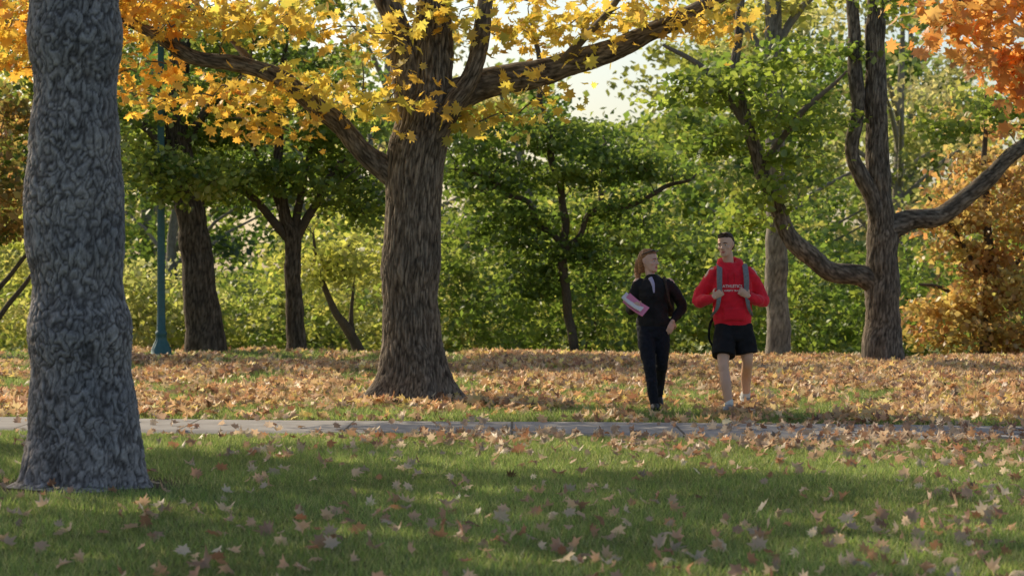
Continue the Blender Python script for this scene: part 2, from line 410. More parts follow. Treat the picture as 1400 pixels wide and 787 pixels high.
for (c, r, n) in [((-210, 520, -40), (130, 34, 150), 17), ((-330, 540, -60), (110, 40, 150), 19), ((-440, 530, -60), (120, 60, 140), 22),
                  ((-520, 500, -20), (80, 60, 120), 16), ((-140, 425, -20), (80, 35, 100), 11), ((-60, 480, -60), (60, 40, 90), 5),
                  ((-34, 405, -80), (34, 20, 40), 3), ((20, 420, -80), (30, 24, 30), 2), ((-190, 392, -20), (60, 22, 80), 5), ((-270, 420, 20), (60, 22, 80), 5), ((-350, 440, 0), (60, 30, 80), 6),
                  ((110, 396, -30), (60, 18, 70), 5), ((180, 510, 10), (90, 40, 100), 9), ((290, 535, 0), (120, 34, 110), 12), ((150, 430, -50), (60, 20, 60), 2),
                  ((60, 545, 0), (130, 30, 120), 7), ((410, 520, 0), (50, 40, 90), 7)]:
    pal = ORG+YEL if c[0] < -300 or rng.random() < 0.25 else YEL
    T.blob(c, r, n, 22, 0.42, 0.155, pal, 'maple', 0.4)
for (c, r, n) in [((0, 950, 0), (420, 240, 420), 20), ((0, 1300, 0), (330, 240, 330), 14)]:
    T.blob(c, r, n, 34, 0.6, 0.26, YEL+YGR, 'small')
T.build(up=0.9, trad=0.011)

# ---- right forked maple
def bx(px, ppm): return (px-700)/ppm
T = Tree("shade_maple_tree", bx(1207, 90), 36.7, 90, M_BARK)
T.limb([(0, -4), (0, 30), (0, 100), (1, 170), (-4, 210), (-8, 300), (-10, 400), (-9, 500), (0, 650)], [54, 50, 47, 45, 36, 31, 28, 25, 8], 90, 0.035, 'furrow', flare_fn(0.5, 0.24, 5, 2.0))
T.limb([(-2, 170), (-14, 225, -6), (-32, 262, -10), (-42, 292, -10), (-37, 340, -8), (-37, 380, -5), (-39, 450, 0), (-44, 520, 0), (-60, 640, 0)], [28, 26, 22, 20, 19, 20, 18, 16, 6], 36, 0.04, 'fine')
T.limb([(0, 108), (-30, 124, -6), (-77, 136, -15), (-118, 164, -25), (-145, 205, -30), (-165, 255, -35), (-178, 290, -38), (-195, 360, -30), (-203, 410, -20), (-197, 470, -10), (-190, 560, 0)], [32, 32, 27, 25, 23, 21, 19, 16, 14, 12, 5], 36, 0.04, 'fine', wig=0.05)
T.limb([(8, 185), (35, 200, 5), (80, 207, 10), (118, 232, 15), (150, 260, 18), (178, 290, 20), (230, 330, 20), (300, 400, 20)], [30, 29, 26, 24, 23, 21, 16, 6], 36, 0.04, 'fine', wig=0.05)
T.limb([(-185, 320, -35), (-240, 400, -20), (-300, 440, 0)], [12, 9, 4], 12, 0.1, None)
T.limb([(-170, 275, -35), (-110, 350, -60), (-60, 400, -80)], [10, 8, 3], 12, 0.1, None)
for (c, r, n) in [((-195, 390, -30), (70, 40, 80), 18), ((-130, 340, -50), (75, 34, 80), 15), ((-230, 300, -30), (60, 24, 80), 13), ((-160, 235, -40), (75, 22, 60), 9),
                  ((-270, 370, 0), (60, 30, 80), 10), ((-100, 430, 0), (60, 30, 70), 9), ((-190, 200, -20), (50, 16, 60), 4), ((-120, 280, -40), (50, 18, 60), 5),
                  ((100, 320, 20), (60, 24, 60), 6), ((-20, 500, 0), (90, 22, 90), 6), ((170, 350, 10), (60, 24, 60), 7)]:
    T.blob(c, r, n, 46, 0.38, 0.125, MGR+[(.34, .4, .06)], 'small', 0.33)
T.blob((0, 760, 0), (330, 140, 300), 20, 45, 0.6, 0.24, YGR, 'small')
T.build(up=0.9, trad=0.010)

# ---- grey straight tree
T = Tree("ash_tree", bx(1063, 86), 38.4, 86, M_BARKG)
T.limb([(0, -10), (0, 60), (-1, 200), (-4, 330), (-6, 480), (-2, 700), (0, 1000)], [34, 32, 29, 26, 23, 17, 5], 40, 0.06, 'fine', flare_fn(0.25, 0.2, 4, 0))
T.limb([(-5, 420), (20, 470, 10), (60, 510, 20), (110, 560, 20)], [12, 11, 9, 3], 12, 0.1, None)
T.limb([(-5, 400), (-40, 460, 30), (-90, 520, 50)], [11, 9, 3], 12, 0.1, None)
for (c, r, n) in [((0, 780, 0), (250, 180, 250), 22), ((70, 500, 40), (100, 30, 90), 9), ((-60, 495, 60), (80, 30, 90), 7)]:
    T.blob(c, r, n, 45, 0.5, 0.16, YGR, 'small')
T.build()

# ---- left dark tree beside lamp
T = Tree("oak_tree", bx(283, 84), 39.2, 84, M_BARKD)
T.limb([(0, -8), (-2, 30), (-8, 100), (-20, 180), (-32, 250), (-40, 330), (-30, 520), (-20, 800)], [56, 52, 46, 40, 36, 30, 22, 5], 70, 0.04, 'furrow', flare_fn(0.35, 0.25, 5, 1))
T.limb([(-32, 240), (-70, 300, -10), (-130, 340, -20), (-190, 360, -20)], [18, 14, 9, 4], 14, 0.1, None)
T.limb([(-36, 270), (0, 330, -10), (50, 380, -20)], [16, 12, 5], 14, 0.1, None)
for (c, r, n) in [((-60, 330, -10), (130, 60, 120), 28), ((-40, 240, -110), (75, 34, 40), 18), ((-190, 260, 0), (80, 60, 90), 12), ((-40, 450, 0), (200, 90, 160), 26), ((0, 640, 0), (200, 120, 200), 6), ((-230, 380, 10), (80, 70, 90), 10)]:
    T.blob(c, r, n, 62, 0.42, 0.13, GRN+MGR+YGR, 'small', 0.35)
T.build(up=1.0)

# ---- small spreading tree at left centre
T = Tree("shade_maple_tree", bx(407, 82), 40.0, 82, M_BARKD)
T.limb([(0, -6), (-1, 40), (-3, 110), (-5, 165), (-14, 190), (-24, 260), (-20, 360), (0, 520)], [28, 25, 23, 23, 16, 13, 10, 4], 40, 0.05, 'furrow', flare_fn(0.4, 0.18, 4, 1))
T.limb([(-6, 155), (-30, 183, -6), (-60, 215, -12), (-92, 240, -20), (-150, 265, -30)], [14, 12, 10, 8, 4], 14, 0.08, None)
T.limb([(0, 160), (22, 200, 0), (50, 250, 0), (90, 290, 0)], [14, 12, 9, 4], 14, 0.08, None)
T.limb([(-2, 170), (10, 240, 10), (30, 320, 20)], [13, 10, 5], 14, 0.08, None)
T.limb([(-8, 170), (-40, 240, 30), (-70, 300, 40)], [13, 9, 4], 14, 0.08, None)
for (c, r, n) in [((-90, 235, -20), (115, 34, 100), 40), ((-150, 300, -10), (90, 50, 100), 28), ((-40, 300, 0), (120, 60, 110), 36), ((60, 240, 0), (70, 44, 90), 24),
                  ((70, 320, 0), (70, 60, 90), 18), ((-60, 400, 0), (140, 60, 110), 32), ((0, 480, 0), (150, 60, 120), 24), ((85, 190, 10), (40, 22, 60), 7)]:
    T.blob(c, r, n, 58, 0.38, 0.125, GRN+MGR+MGR+[(.34, .37, .06), (.34, .37, .06)], 'small', 0.32)
T.build(up=1.0, trad=0.012)

# ---- leaning young tree
T = Tree("shade_maple_tree", bx(492, 76), 44.5, 76, M_BARKD)
T.limb([(0, -8), (-10, 25), (-28, 55), (-42, 75), (-60, 120), (-70, 180)], [20, 16, 13, 10, 7, 3], 16, 0.08, None, flare_fn(0.3, 0.15, 4, 1))
T.limb([(-4, 10), (-18, 55, 10), (-15, 110, 20)], [9, 7, 3], 12, 0.08, None)
T.blob((-50, 150, 0), (90, 50, 90), 30, 60, 0.4, 0.13, YGR+[(.5, .48, .1)], 'small'); T.build()

# ---- centre background trees
T = Tree("beech_tree", bx(784, 70), 47.0, 70, M_BARKD)
T.limb([(0, -10), (-4, 50), (-14, 130), (-12, 200), (-30, 300), (-50, 420), (-50, 560)], [15, 13, 12, 11, 10, 8, 3], 24, 0.08, None, wig=.12)
T.limb([(-14, 150), (10, 195, -10), (40, 218, -14), (90, 230, -18), (130, 250, -20), (168, 272, -20)], [9, 8, 8, 7, 6, 3], 16, 0.06, None, wig=0.2)
T.limb([(-14, 170), (-60, 220, -10), (-120, 260, -20), (-160, 270, -20)], [9, 8, 6, 3], 14, 0.08, None, wig=.15)
for (c, r, n) in [((-120, 270, -20), (75, 40, 80), 34), ((-75, 200, -10), (60, 36, 70), 26), ((-60, 330, 0), (80, 36, 90), 24), ((-50, 130, 0), (44, 36, 40), 17), ((20, 270, -20), (70, 34, 60), 20),
                  ((90, 290, -20), (60, 25, 60), 13), ((-150, 330, 0), (50, 50, 80), 16), ((130, 270, -20), (35, 18, 40), 5), ((30, 325, 0), (60, 16, 60), 5), ((60, 215, 0), (60, 24, 40), 12), ((10, 160, 0), (50, 30, 40), 12)]:
    T.blob(c, r, n, 54, 0.42, 0.13, GRN+MGR+MGR, 'small', 0.33)
T.build(up=1.0)
T = Tree("beech_tree", bx(807, 62), 53.0, 62, M_BARKD)
T.limb([(0, -20), (0, 80), (6, 150), (14, 220), (20, 330)], [15, 13, 12, 10, 3], 20, 0.1, None, wig=.1)
T.limb([(5, 120), (30, 170), (70, 220)], [8, 6, 3], 10, 0.1, None)
for (c, r, n) in [((20, 215, 0), (90, 44, 80), 28), ((80, 180, 0), (80, 36, 80), 22), ((20, 150, 0), (60, 25, 60), 9)]:
    T.blob(c, r, n, 54, 0.5, 0.16, YGR+MGR, 'small')
T.build()

# ---- russet tree at the right
T = Tree("shade_maple_tree", bx(1345, 74), 44.5, 74, M_BARKD)
T.limb([(0, -20), (0, 60), (6, 140), (0, 250), (0, 380)], [18, 16, 14, 10, 3], 24, 0.1, None)
T.limb([(0, 60), (-50, 110), (-90, 120)], [8, 6, 3], 10, 0.1, None)
T.limb([(2, 120), (-40, 190), (-80, 240)], [8, 6, 3], 10, 0.1, None)
T.limb([(2, 100), (60, 170), (100, 200)], [8, 6, 3], 10, 0.1, None)
for (c, r, n) in [((-40, 70, 0), (60, 40, 60), 26), ((20, 110, -20), (60, 44, 60), 28), ((50, 40, 0), (50, 34, 50), 16), ((-40, 220, 0), (60, 44, 60), 22), ((30, 280, 0), (70, 60, 70), 26), ((70, 190, 0), (50, 44, 50), 18), ((-10, 165, 0), (60, 24, 50), 12)]:
    T.blob(c, r, n, 54, 0.42, 0.14, BRN+[(.4, .38, .1), (.5, .4, .12)], 'small', 0.4)
T.build()

# ---- near maple whose branch hangs in at the upper right
T = Tree("shade_maple_tree", 5.3, 18.6, 177, M_BARK)
T.limb([(0, -4), (0, 200), (5, 400), (0, 600), (-10, 1200), (0, 2200)], [90, 80, 74, 64, 44, 8], 60, 0.06, 'furrow', flare_fn(0.6, 0.3, 5, 0))
T.limb([(0, 500), (-90, 590), (-190, 640, 20), (-290, 640, 30), (-360, 620, 30)], [30, 24, 17, 10, 4], 20, 0.06, 'fine')
T.limb([(0, 450), (-60, 520, 40), (-140, 555, 60), (-230, 540, 70)], [20, 16, 10, 4], 16, 0.06, 'fine')
for (c, r, n) in [((-300, 595, 30), (90, 40, 90), 11), ((-210, 560, 60), (70, 55, 80), 15), ((-170, 500, 60), (50, 36, 60), 7), ((-240, 650, 20), (130, 40, 100), 9)]:
    T.blob(c, r, n, 22, 0.3, 0.14, [(.62, .3, .09), (.66, .37, .1), (.54, .23, .07), (.66, .46, .15)], 'maple', 0.5)
T.blob((0, 1400, 0), (600, 300, 600), 14, 40, 0.7, 0.28, YEL, 'small')
T.build(trad=0.008)

# ---- unseen maples added left of the view to shade and dapple the lawn
def shade_maple(x, y, h, R, pal, n, zlo=0.36):
    T = Tree("shade_maple_tree", x, y, 1, M_BARKD)
    T.limb([(0, 0), (0, h*.25), (.2, h*.55), (0, h)], [.7, .55, .4, .05], 32, 0.15, None, flare_fn(.5, .3, 5, 0))
    for k in range(9):
        a = k*2.4+x; z = h*(zlo+.05*k)
        T.limb([(0, z*.85), (math.cos(a)*R*.45, z+.9, math.sin(a)*R*.45), (math.cos(a)*R*.85, z+1.5, math.sin(a)*R*.85)], [.24, .15, .05], 10, 0.3, None)
    T.blob((0, h*.68), (R, h*.3), n, 100, 0.85, 0.25, pal, 'small', .6); T.build(trad=.02)
shade_maple(-8.8, 24.2, 12, 3.1, YEL+YGR, 34)
shade_maple(-11.2, 19.8, 12, 3.4, ORG+YEL, 32)
# low-branched tree seen at the far left edge
T = Tree("shade_maple_tree", bx(-40, 84), 39.5, 84, M_BARKD)
T.limb([(0, -5), (0, 60), (-4, 200), (0, 400), (0, 700)], [40, 34, 30, 20, 5], 30, 0.1, 'furrow')
T.limb([(0, 30), (30, 50), (60, 90), (85, 125)], [8, 8, 7, 5], 12, 0.08, None)
T.limb([(0, 70), (30, 90), (60, 130), (90, 160)], [8, 8, 6, 4], 12, 0.08, None)
for (c, r, n) in [((20, 220, 0), (90, 60, 90), 26), ((40, 320, 0), (90, 70, 90), 20), ((0, 450, 0), (150, 90, 130), 12)]:
    T.blob(c, r, n, 60, 0.42, 0.14, GRN+BRN, 'small')
T.build()

# ------------------------------------------------------------------ distant woodland
g = Geo(); LP = []; LS = []; LK = []
def far_tree(x, y, h, R, pal, nleaf, low=0.2, size=0.26, trunk=True):
    z0 = float(gz(x, y))
    if trunk:
        V, F, L, H, P = tube([(x, y, z0-.3), (x+rng.normal()*.2, y, z0+h*.4), (x+rng.normal()*.5, y, z0+h*.95)], [h*.02, h*.015, .03], 10, .8)
        g.add(V, F, L, H)
        for k in range(6):
            a = rng.uniform(0, 6.28); zz = z0+h*rng.uniform(.25, .65)
            V, F, L, H, P = tube([(x, y, zz), (x+math.cos(a)*R*.4, y+math.sin(a)*R*.4, zz+R*.35), (x+math.cos(a)*R*.8, y+math.sin(a)*R*.8, zz+R*.55)], [h*.008, h*.005, .02], 6, .6)
            g.add(V, F, L, H)
    nc = 34
    d = norm(rng.normal(size=(nc, 3)))*rng.uniform(0.1, 1, (nc, 1))**0.45
    hh = (1-low)*h/2
    C = np.array([x, y, z0+low*h+hh])+d*np.array([R, R, hh])
    kc = pick(pal, nc, 0.28); cr = rng.uniform(.1, .22, nc)*R
    i = rng.integers(0, nc, nleaf)
    P = C[i]+rng.normal(size=(nleaf, 3))*np.array([1, 1, .5])*cr[i][:, None]
    P[:, 2] = np.maximum(P[:, 2], z0+.1)
    LP.append(P); LS.append(size*rng.uniform(.6, 1.3, nleaf)); LK.append(.65*kc[i]+.35*pick(pal, nleaf, .2))
def row(y, spacing, hfun, pals, nleaf, low, size):
    half = y*0.235+5
    x = -half
    while x < half:
        xx = x+rng.uniform(-.3, .3)*spacing; yy = y+rng.uniform(-4, 4)
        u = xx/yy*3300+700
        h = hfun(u)*rng.uniform(.8, 1.15)
        far_tree(xx, yy, h, spacing*rng.uniform(.48, .68), pals(u), nleaf, low, size)
        x += spacing
def gap(u): return max(math.exp(-((u-800)/90)**2), .5*math.exp(-((u-1100)/50)**2))
def palf(u):
    if u > 1180: return [MGR+PALE, BRN+PALE, YGR+BRN][rng.integers(0, 3)]
    if u < 250: return [GRN, MGR, BRN+MGR][rng.integers(0, 3)]
    if u < 620: return [YGR, MGR, YGR, GRN+MGR][rng.integers(0, 4)]
    return [GRN+MGR, YGR, MGR, PALE+MGR][rng.integers(0, 4)]
row(63, 5.4, lambda u: 9.4-4.2*gap(u), palf, 4000, .1, .21)
row(80, 6.4, lambda u: 13.8-7.3*gap(u), palf, 4400, .08, .27)
row(100, 7.6, lambda u: 17-9.6*gap(u), lambda u: [PALE, YGR, MGR, PALE][rng.integers(0, 4)], 4400, .04, .36)
row(130, 8.5, lambda u: 20-11.5*gap(u), lambda u: [PALE, MGR, MGR][rng.integers(0, 3)], 5000, .0, .52)
e = empty("distant_trees")
g.build("trunks", M_BARKG, e)
leaves("foliage", np.concatenate(LP), np.concatenate(LS), np.concatenate(LK), 'kite', M_LEAF, up=.8, spread=.8, parent=e)
LP = []; LS = []; LK = []
for k in range(62):
    y = rng.uniform(47, 60); x = (-.24+.48*(k+rng.uniform(0, 1))/62)*y; u = x/y*3300+700
    h = rng.uniform(1.2, 2.9) if not (150 < u < 420) else rng.uniform(.6, 1.3)
    pal = [YGR+PALE, YGR, MGR+YGR][rng.integers(0, 3)] if u < 640 else ([MGR, GRN+MGR, YGR+MGR][rng.integers(0, 3)] if u < 1200 else [MGR, BRN][rng.integers(0, 2)])
    far_tree(x, y, h+1.0, rng.uniform(1.0, 2.0), pal, 1150, 0.0, .15, trunk=False)
leaves("shrubs", np.concatenate(LP), np.concatenate(LS), np.concatenate(LK), 'kite', M_LEAF, up=.8, spread=.8)

# ------------------------------------------------------------------ grass
def tree_clear(x, y):
    return np.minimum(np.hypot((x-PINE[0]), (y-PINE[1]))/0.9, np.hypot(x-MAIN[0], y-MAIN[1])/0.8)
def grass_pts(n, y0, y1, margin=.6):
    y = np.sqrt(rng.uniform(y0**2, y1**2, n)); x = rng.uniform(-1, 1, n)*(y*0.2135+margin)
    tcv = tree_clear(x, y); keep = tcv > rng.uniform(.55, 1.05, n)
    keep &= np.abs(y-path_c(x)) > PW-0.02+rng.uniform(-.07, .05, n)
    return x[keep], y[keep]
GV = []; GC = []
for (n, y0, y1, hh, wd) in [(300000, 10.3, 21.9, .044, .0062), (150000, 21.5, 31, .055, .01), (90000, 31, 43, .055, .016)]:
    x, y = grass_pts(n, y0, y1); n = len(x); z = gz(x, y)
    pn = 0.5+0.5*np.sin(x*2.1+1.3*np.sin(y*1.7))*np.sin(y*1.3+1.1*np.sin(x*1.1))
    pn2 = 0.5+0.5*np.sin(x*7.1+2.3*np.sin(y*5.7))*np.sin(y*4.3+2.1*np.sin(x*6.1))
    h = hh*rng.uniform(.4, 1.3, n)*(.7+.3*pn+.35*pn2); a = rng.uniform(0, 6.28, n); wv = wd*rng.uniform(.7, 1.3, n)
    de = np.abs(y-path_c(x))-PW; h *= np.clip(.45+de*1.6, .45, 1)
    lx = rng.normal(size=n)*.55*h; ly = rng.normal(size=n)*.55*h
    b0 = np.stack([x-np.cos(a)*wv/2, y-np.sin(a)*wv/2, z-.003], -1); b1 = np.stack([x+np.cos(a)*wv/2, y+np.sin(a)*wv/2, z-.003], -1)
    tp = np.stack([x+lx, y+ly, z+h], -1)
    GV.append(np.stack([b0, b1, tp], 1).reshape(-1, 3))
    k = pick([(.14, .22, .05), (.18, .26, .06), (.24, .29, .075), (.34, .33, .14)], n, .22)*(.7+.4*pn[:, None]+.25*pn2[:, None])
    GC.append(np.repeat(np.concatenate([k, np.ones((n, 1))], 1), 3, 0))
GV = np.concatenate(GV); GC = np.concatenate(GC)
np_mesh("grass", GV, np.arange(len(GV)).reshape(-1, 3), M_GRASS, {'Col': ('FLOAT_COLOR', GC)})

# ------------------------------------------------------------------ fallen leaves
ncand = 74000
y = np.sqrt(rng.uniform(10.2**2, 41.5**2, ncand)); x = rng.uniform(-1, 1, ncand)*(y*0.2135+.9)
u = rng.uniform(0, 1, ncand)
keep = []
for i in range(ncand):
    if tree_clear(x[i], y[i]) < .45: continue
    d_ = litter(x[i], y[i])
    if y[i] < 20: d_ *= 1.1
    if u[i] < d_: keep.append((x[i], y[i], d_))
K = np.array(keep); n = len(K)
z = gz(K[:, 0], K[:, 1])+.025+rng.uniform(0, .07, n)*np.clip(K[:, 2]*1.2, .3, 1)
onp = np.abs(K[:, 1]-path_c(K[:, 0])) < PW
z[onp] = np.maximum(z[onp], .045)
sz = rng.uniform(.055, .125, n)
far = K[:, 1] > path_c(K[:, 0])+PW
sz[far] *= 1.25
LIT_F = [(.5, .34, .22), (.58, .44, .31), (.42, .24, .14), (.38, .19, .11), (.62, .5, .36)]
LIT_B = [(.64, .42, .23), (.58, .33, .16), (.46, .26, .14), (.68, .5, .27), (.62, .46, .32), (.34, .17, .1), (.7, .54, .18)]
kk = np.where(far[:, None], pick(LIT_B, n, .25), pick(LIT_F, n, .22))
leaves("fallen_leaves", np.stack([K[:, 0], K[:, 1], z], -1), sz, kk, 'maple', M_FALLEN, up=0.9, spread=.75, curl=.6)

# ------------------------------------------------------------------ lamp post
M_TEAL = simple_mat("teal_paint", (.035, .12, .13), .45, .5, 20, .15)
M_GLASS = simple_mat("frosted_glass", (.7, .7, .66), .3, .5)
def lathe(name, prof, seg, mat, parent, flutes=0):
    th = np.linspace(0, 2*math.pi, seg, endpoint=False); V = []
    for (r, z_, fl) in prof:
        rr = r*(1+(fl*0.07*np.cos(flutes*th) if flutes else 0)); V.append(np.stack([rr*np.cos(th), rr*np.sin(th), np.full(seg, z_)], -1))
    V = np.concatenate(V); idx = np.arange(len(V)).reshape(-1, seg); nxt = np.roll(idx, -1, 1)
    F = np.stack([idx[:-1], nxt[:-1], nxt[1:], idx[1:]], -1).reshape(-1, 4)
    return np_mesh(name, V, F, mat, smooth=True, parent=parent)
lx_, ly_ = bx(227, 85), 38.3
HX = 2.3
e = empty("street_lamp", (lx_, ly_, float(gz(lx_, ly_))))
lathe("base_and_shaft", [(.19, -.05, 0), (.19, .04, 0), (.165, .06, 0), (.16, .12, 0), (.12, .2, 1), (.085, .27, 1), (.08, .34, 1), (.095, .36, 0), (.09, .4, 0), (.065, .42, 1), (.06, .8, 1), (.055, 2.4, 1), (.045, 3.4+HX, 1), (.07, 3.43+HX, 0), (.07, 3.5+HX, 0), (.05, 3.55+HX, 0), (.12, 3.62+HX, 0), (.13, 3.66+HX, 0), (.01, 3.67+HX, 0)], 48, M_TEAL, e, 12)
lathe("globe", [(.1, 3.66+HX, 0), (.17, 3.78+HX, 0), (.19, 3.92+HX, 0), (.165, 4.06+HX, 0), (.14, 4.1+HX, 0)], 32, M_GLASS, e)
lathe("cap", [(.17, 4.09+HX, 0), (.16, 4.13+HX, 0), (.09, 4.22+HX, 0), (.03, 4.27+HX, 0), (.025, 4.36+HX, 0), (.002, 4.4+HX, 0)], 32, M_TEAL, e)

# ------------------------------------------------------------------ people
class B:
    def __init__(s): s.v = []; s.f = []
    def rings(s, R):
        n0 = len(s.v); seg = len(R[0]); m_ = len(R)
        for r in R: s.v.extend([tuple(p) for p in r])
        for i in range(m_-1):
            for j in range(seg):
                a = n0+i*seg+j; b_ = n0+i*seg+(j+1) % seg
                s.f.append((a, b_, b_+seg, a+seg))
        s.f.append(tuple(n0+j for j in range(seg))[::-1]); s.f.append(tuple(n0+(m_-1)*seg+j for j in range(seg)))
    def stack(s, L, seg=24, p=2.0):
        R = []
        for (cx, cy, z_, rx, ry) in L:
            ring = []
            for j in range(seg):
                a = 2*math.pi*j/seg; c_, s_ = math.cos(a), math.sin(a)
                ring.append((cx+rx*abs(c_)**(2/p)*(1 if c_ >= 0 else -1), cy+ry*abs(s_)**(2/p)*(1 if s_ >= 0 else -1), z_))
            R.append(ring)
        s.rings(R)
    def tube(s, pts, rads, seg=14, flat=(1, 1), ref=None, step=.02, cap=True):
        P, R = resample(pts, rads, step); T = norm(np.gradient(P, axis=0))
        n0 = np.array(ref, float) if ref is not None else np.array([0.13, 1., .07])
        Rg = []; fr = []
        for i in range(len(P)):
            n0 = n0-T[i]*np.dot(n0, T[i]); n0 /= np.linalg.norm(n0); fr.append((n0.copy(), np.cross(T[i], n0)))
        th = np.linspace(0, 2*math.pi, seg, endpoint=False)
        def ring(p, r, f): return [p+r*(flat[0]*math.cos(a)*f[0]+flat[1]*math.sin(a)*f[1]) for a in th]
        if cap:
            for q in (.3, .75): Rg.append(ring(P[0]-T[0]*R[0]*min(flat)*math.sqrt(1-q*q), R[0]*q, fr[0]))
        for i in range(len(P)): Rg.append(ring(P[i], R[i], fr[i]))
        if cap:
            for q in (.75, .3): Rg.append(ring(P[-1]+T[-1]*R[-1]*min(flat)*math.sqrt(1-q*q), R[-1]*q, fr[-1]))
        s.rings(Rg)
    def ell(s, c, r, seg=14):
        L = []
        for i in range(1, 10):
            a = math.pi*i/10; L.append((c[0], c[1], c[2]-r[2]*math.cos(a), r[0]*math.sin(a), r[1]*math.sin(a)))
        s.stack(L, seg)
    def xf(s, M, start=0):
        for i in range(start, len(s.v)): s.v[i] = tuple(M @ Vector(s.v[i]))
    def obj(s, name, mat, parent, voxel=0, smooth=2, disp=0, dscale=.1):
        me = bpy.data.meshes.new(name); me.from_pydata([tuple(map(float, v)) for v in s.v], [], s.f); me.update()
        for p in me.polygons: p.use_smooth = True
        me.materials.append(mat)
        ob = bpy.data.objects.new(name, me); COL.objects.link(ob); ob.parent = parent
        if voxel:
            m_ = ob.modifiers.new('r', 'REMESH'); m_.mode = 'VOXEL'; m_.voxel_size = voxel; m_.use_smooth_shade = True
        if smooth and voxel:
            m_ = ob.modifiers.new('s', 'SMOOTH'); m_.iterations = smooth; m_.factor = .5
        if disp:
            tx = bpy.data.textures.new('folds', 'CLOUDS'); tx.noise_scale = dscale; tx.noise_depth = 2
            m_ = ob.modifiers.new('d', 'DISPLACE'); m_.texture = tx; m_.strength = disp; m_.mid_level = .5; m_.texture_coords = 'LOCAL'
        return ob

M_SKIN = simple_mat("skin", (.68, .42, .3), .5, .4, 15, .08)
M_SKINW = simple_mat("skin_fair", (.7, .44, .34), .5, .4, 15, .08)
M_EYE = simple_mat("eye_white", (.7, .68, .65), .2, .5)
M_IRIS = simple_mat("iris", (.03, .02, .012), .2, .5)
M_LIP = simple_mat("lips", (.5, .17, .14), .5, .4)
M_BROW = simple_mat("brow_hair", (.05, .028, .015), .8, .2)
M_HAIRM = simple_mat("brown_hair", (.05, .026, .014), .6, .4, 60, .5, .8)
M_HAIRW = simple_mat("auburn_hair", (.3, .14, .06), .55, .4, 60, .5, .8)
M_RED = simple_mat("red_fleece", (.76, .02, .04), .9, .15, 12, .12, .2, .2)
M_REDD = simple_mat("red_cord", (.5, .02, .03), .9, .15)
M_BLACK = simple_mat("black_fabric", (.014, .014, .016), .85, .2, 14, .3, .3)
M_JACK = simple_mat("black_jacket", (.016, .015, .017), .75, .25, 12, .3, .3)
M_JEAN = simple_mat("dark_denim", (.013, .015, .023), .85, .2, 40, .35, .3)
M_GREY = simple_mat("grey_webbing", (.2, .21, .22), .8, .3, 60, .2)
M_SHOE = simple_mat("grey_shoe", (.3, .3, .3), .7, .3, 30, .2)
M_SOLE = simple_mat("white_sole", (.7, .7, .68), .6, .3)
M_DSHOE = simple_mat("dark_shoe", (.02, .02, .02), .5, .4)
M_WHITE = simple_mat("white_print", (.75, .73, .7), .8, .2)
M_PAPER = simple_mat("paper", (.8, .77, .75), .8, .2)
M_PINK = simple_mat("pink_cover", (.75, .25, .38), .5, .4)
M_SHIRT = simple_mat("lilac_shirt", (.45, .42, .6), .8, .2)

def head(par, M, skin, body):
    n0 = len(body.v)
    body.stack([(0, -.068, 0.0, .018, .012), (0, -.06, .006, .03, .025), (0, -.046, .02, .042, .045), (0, -.025, .05, .054, .067), (0, -.01, .08, .063, .082),
                (0, 0, .115, .069, .09), (0, .005, .15, .074, .097), (0, .006, .18, .072, .094), (0, .006, .205, .06, .08), (0, .006, .224, .035, .05), (0, .006, .23, .01, .02)], 28, 2.15)
    body.tube([(0, -.088, .125), (0, -.1, .105), (0, -.112, .086)], [.008, .01, .0135], 10)
    body.ell((0, -.1, .082), (.018, .012, .009))
    for sx_ in (-1, 1):
        body.tube([(sx_*.012, -.088, .135), (sx_*.03, -.086, .139), (sx_*.05, -.072, .133)], [.007, .009, .006], 8)
        body.ell((sx_*.045, -.06, .09), (.02, .022, .018))
        body.tube([(sx_*.071, .01, .09), (sx_*.078, .016, .115), (sx_*.077, .018, .14)], [.008, .012, .011], 8, (1.3, .55), (0, 1, 0))
    body.ell((0, -.082, .048), (.024, .012, .013)); body.ell((0, -.072, .014), (.022, .018, .016))
    body.xf(M, n0)
    for nm, mat, its in (("eyes", M_EYE, [((s_*.031, -.0835, .117), (.0135, .009, .0075)) for s_ in (-1, 1)]),
                         ("pupils", M_IRIS, [((s_*.031, -.0905, .117), (.006, .004, .0065)) for s_ in (-1, 1)])):
        b_ = B()
        for c_, r_ in its: b_.ell(c_, r_)
        b_.xf(M); b_.obj(nm, mat, par)
    b_ = B()
    b_.tube([(-.024, -.083, .05), (-.008, -.094, .053), (.008, -.094, .053), (.024, -.083, .05)], [.003, .005, .005, .003], 8)
    b_.tube([(-.02, -.084, .046), (0, -.0945, .042), (.02, -.084, .046)], [.003, .006, .003], 8)
    b_.xf(M); b_.obj("lips", M_LIP, par)
    b_ = B()
    for s_ in (-1, 1): b_.tube([(s_*.014, -.097, .136), (s_*.032, -.096, .141), (s_*.052, -.08, .135)], [.0035, .0042, .002], 8)
    b_.xf(M); b_.obj("eyebrows", M_BROW, par)

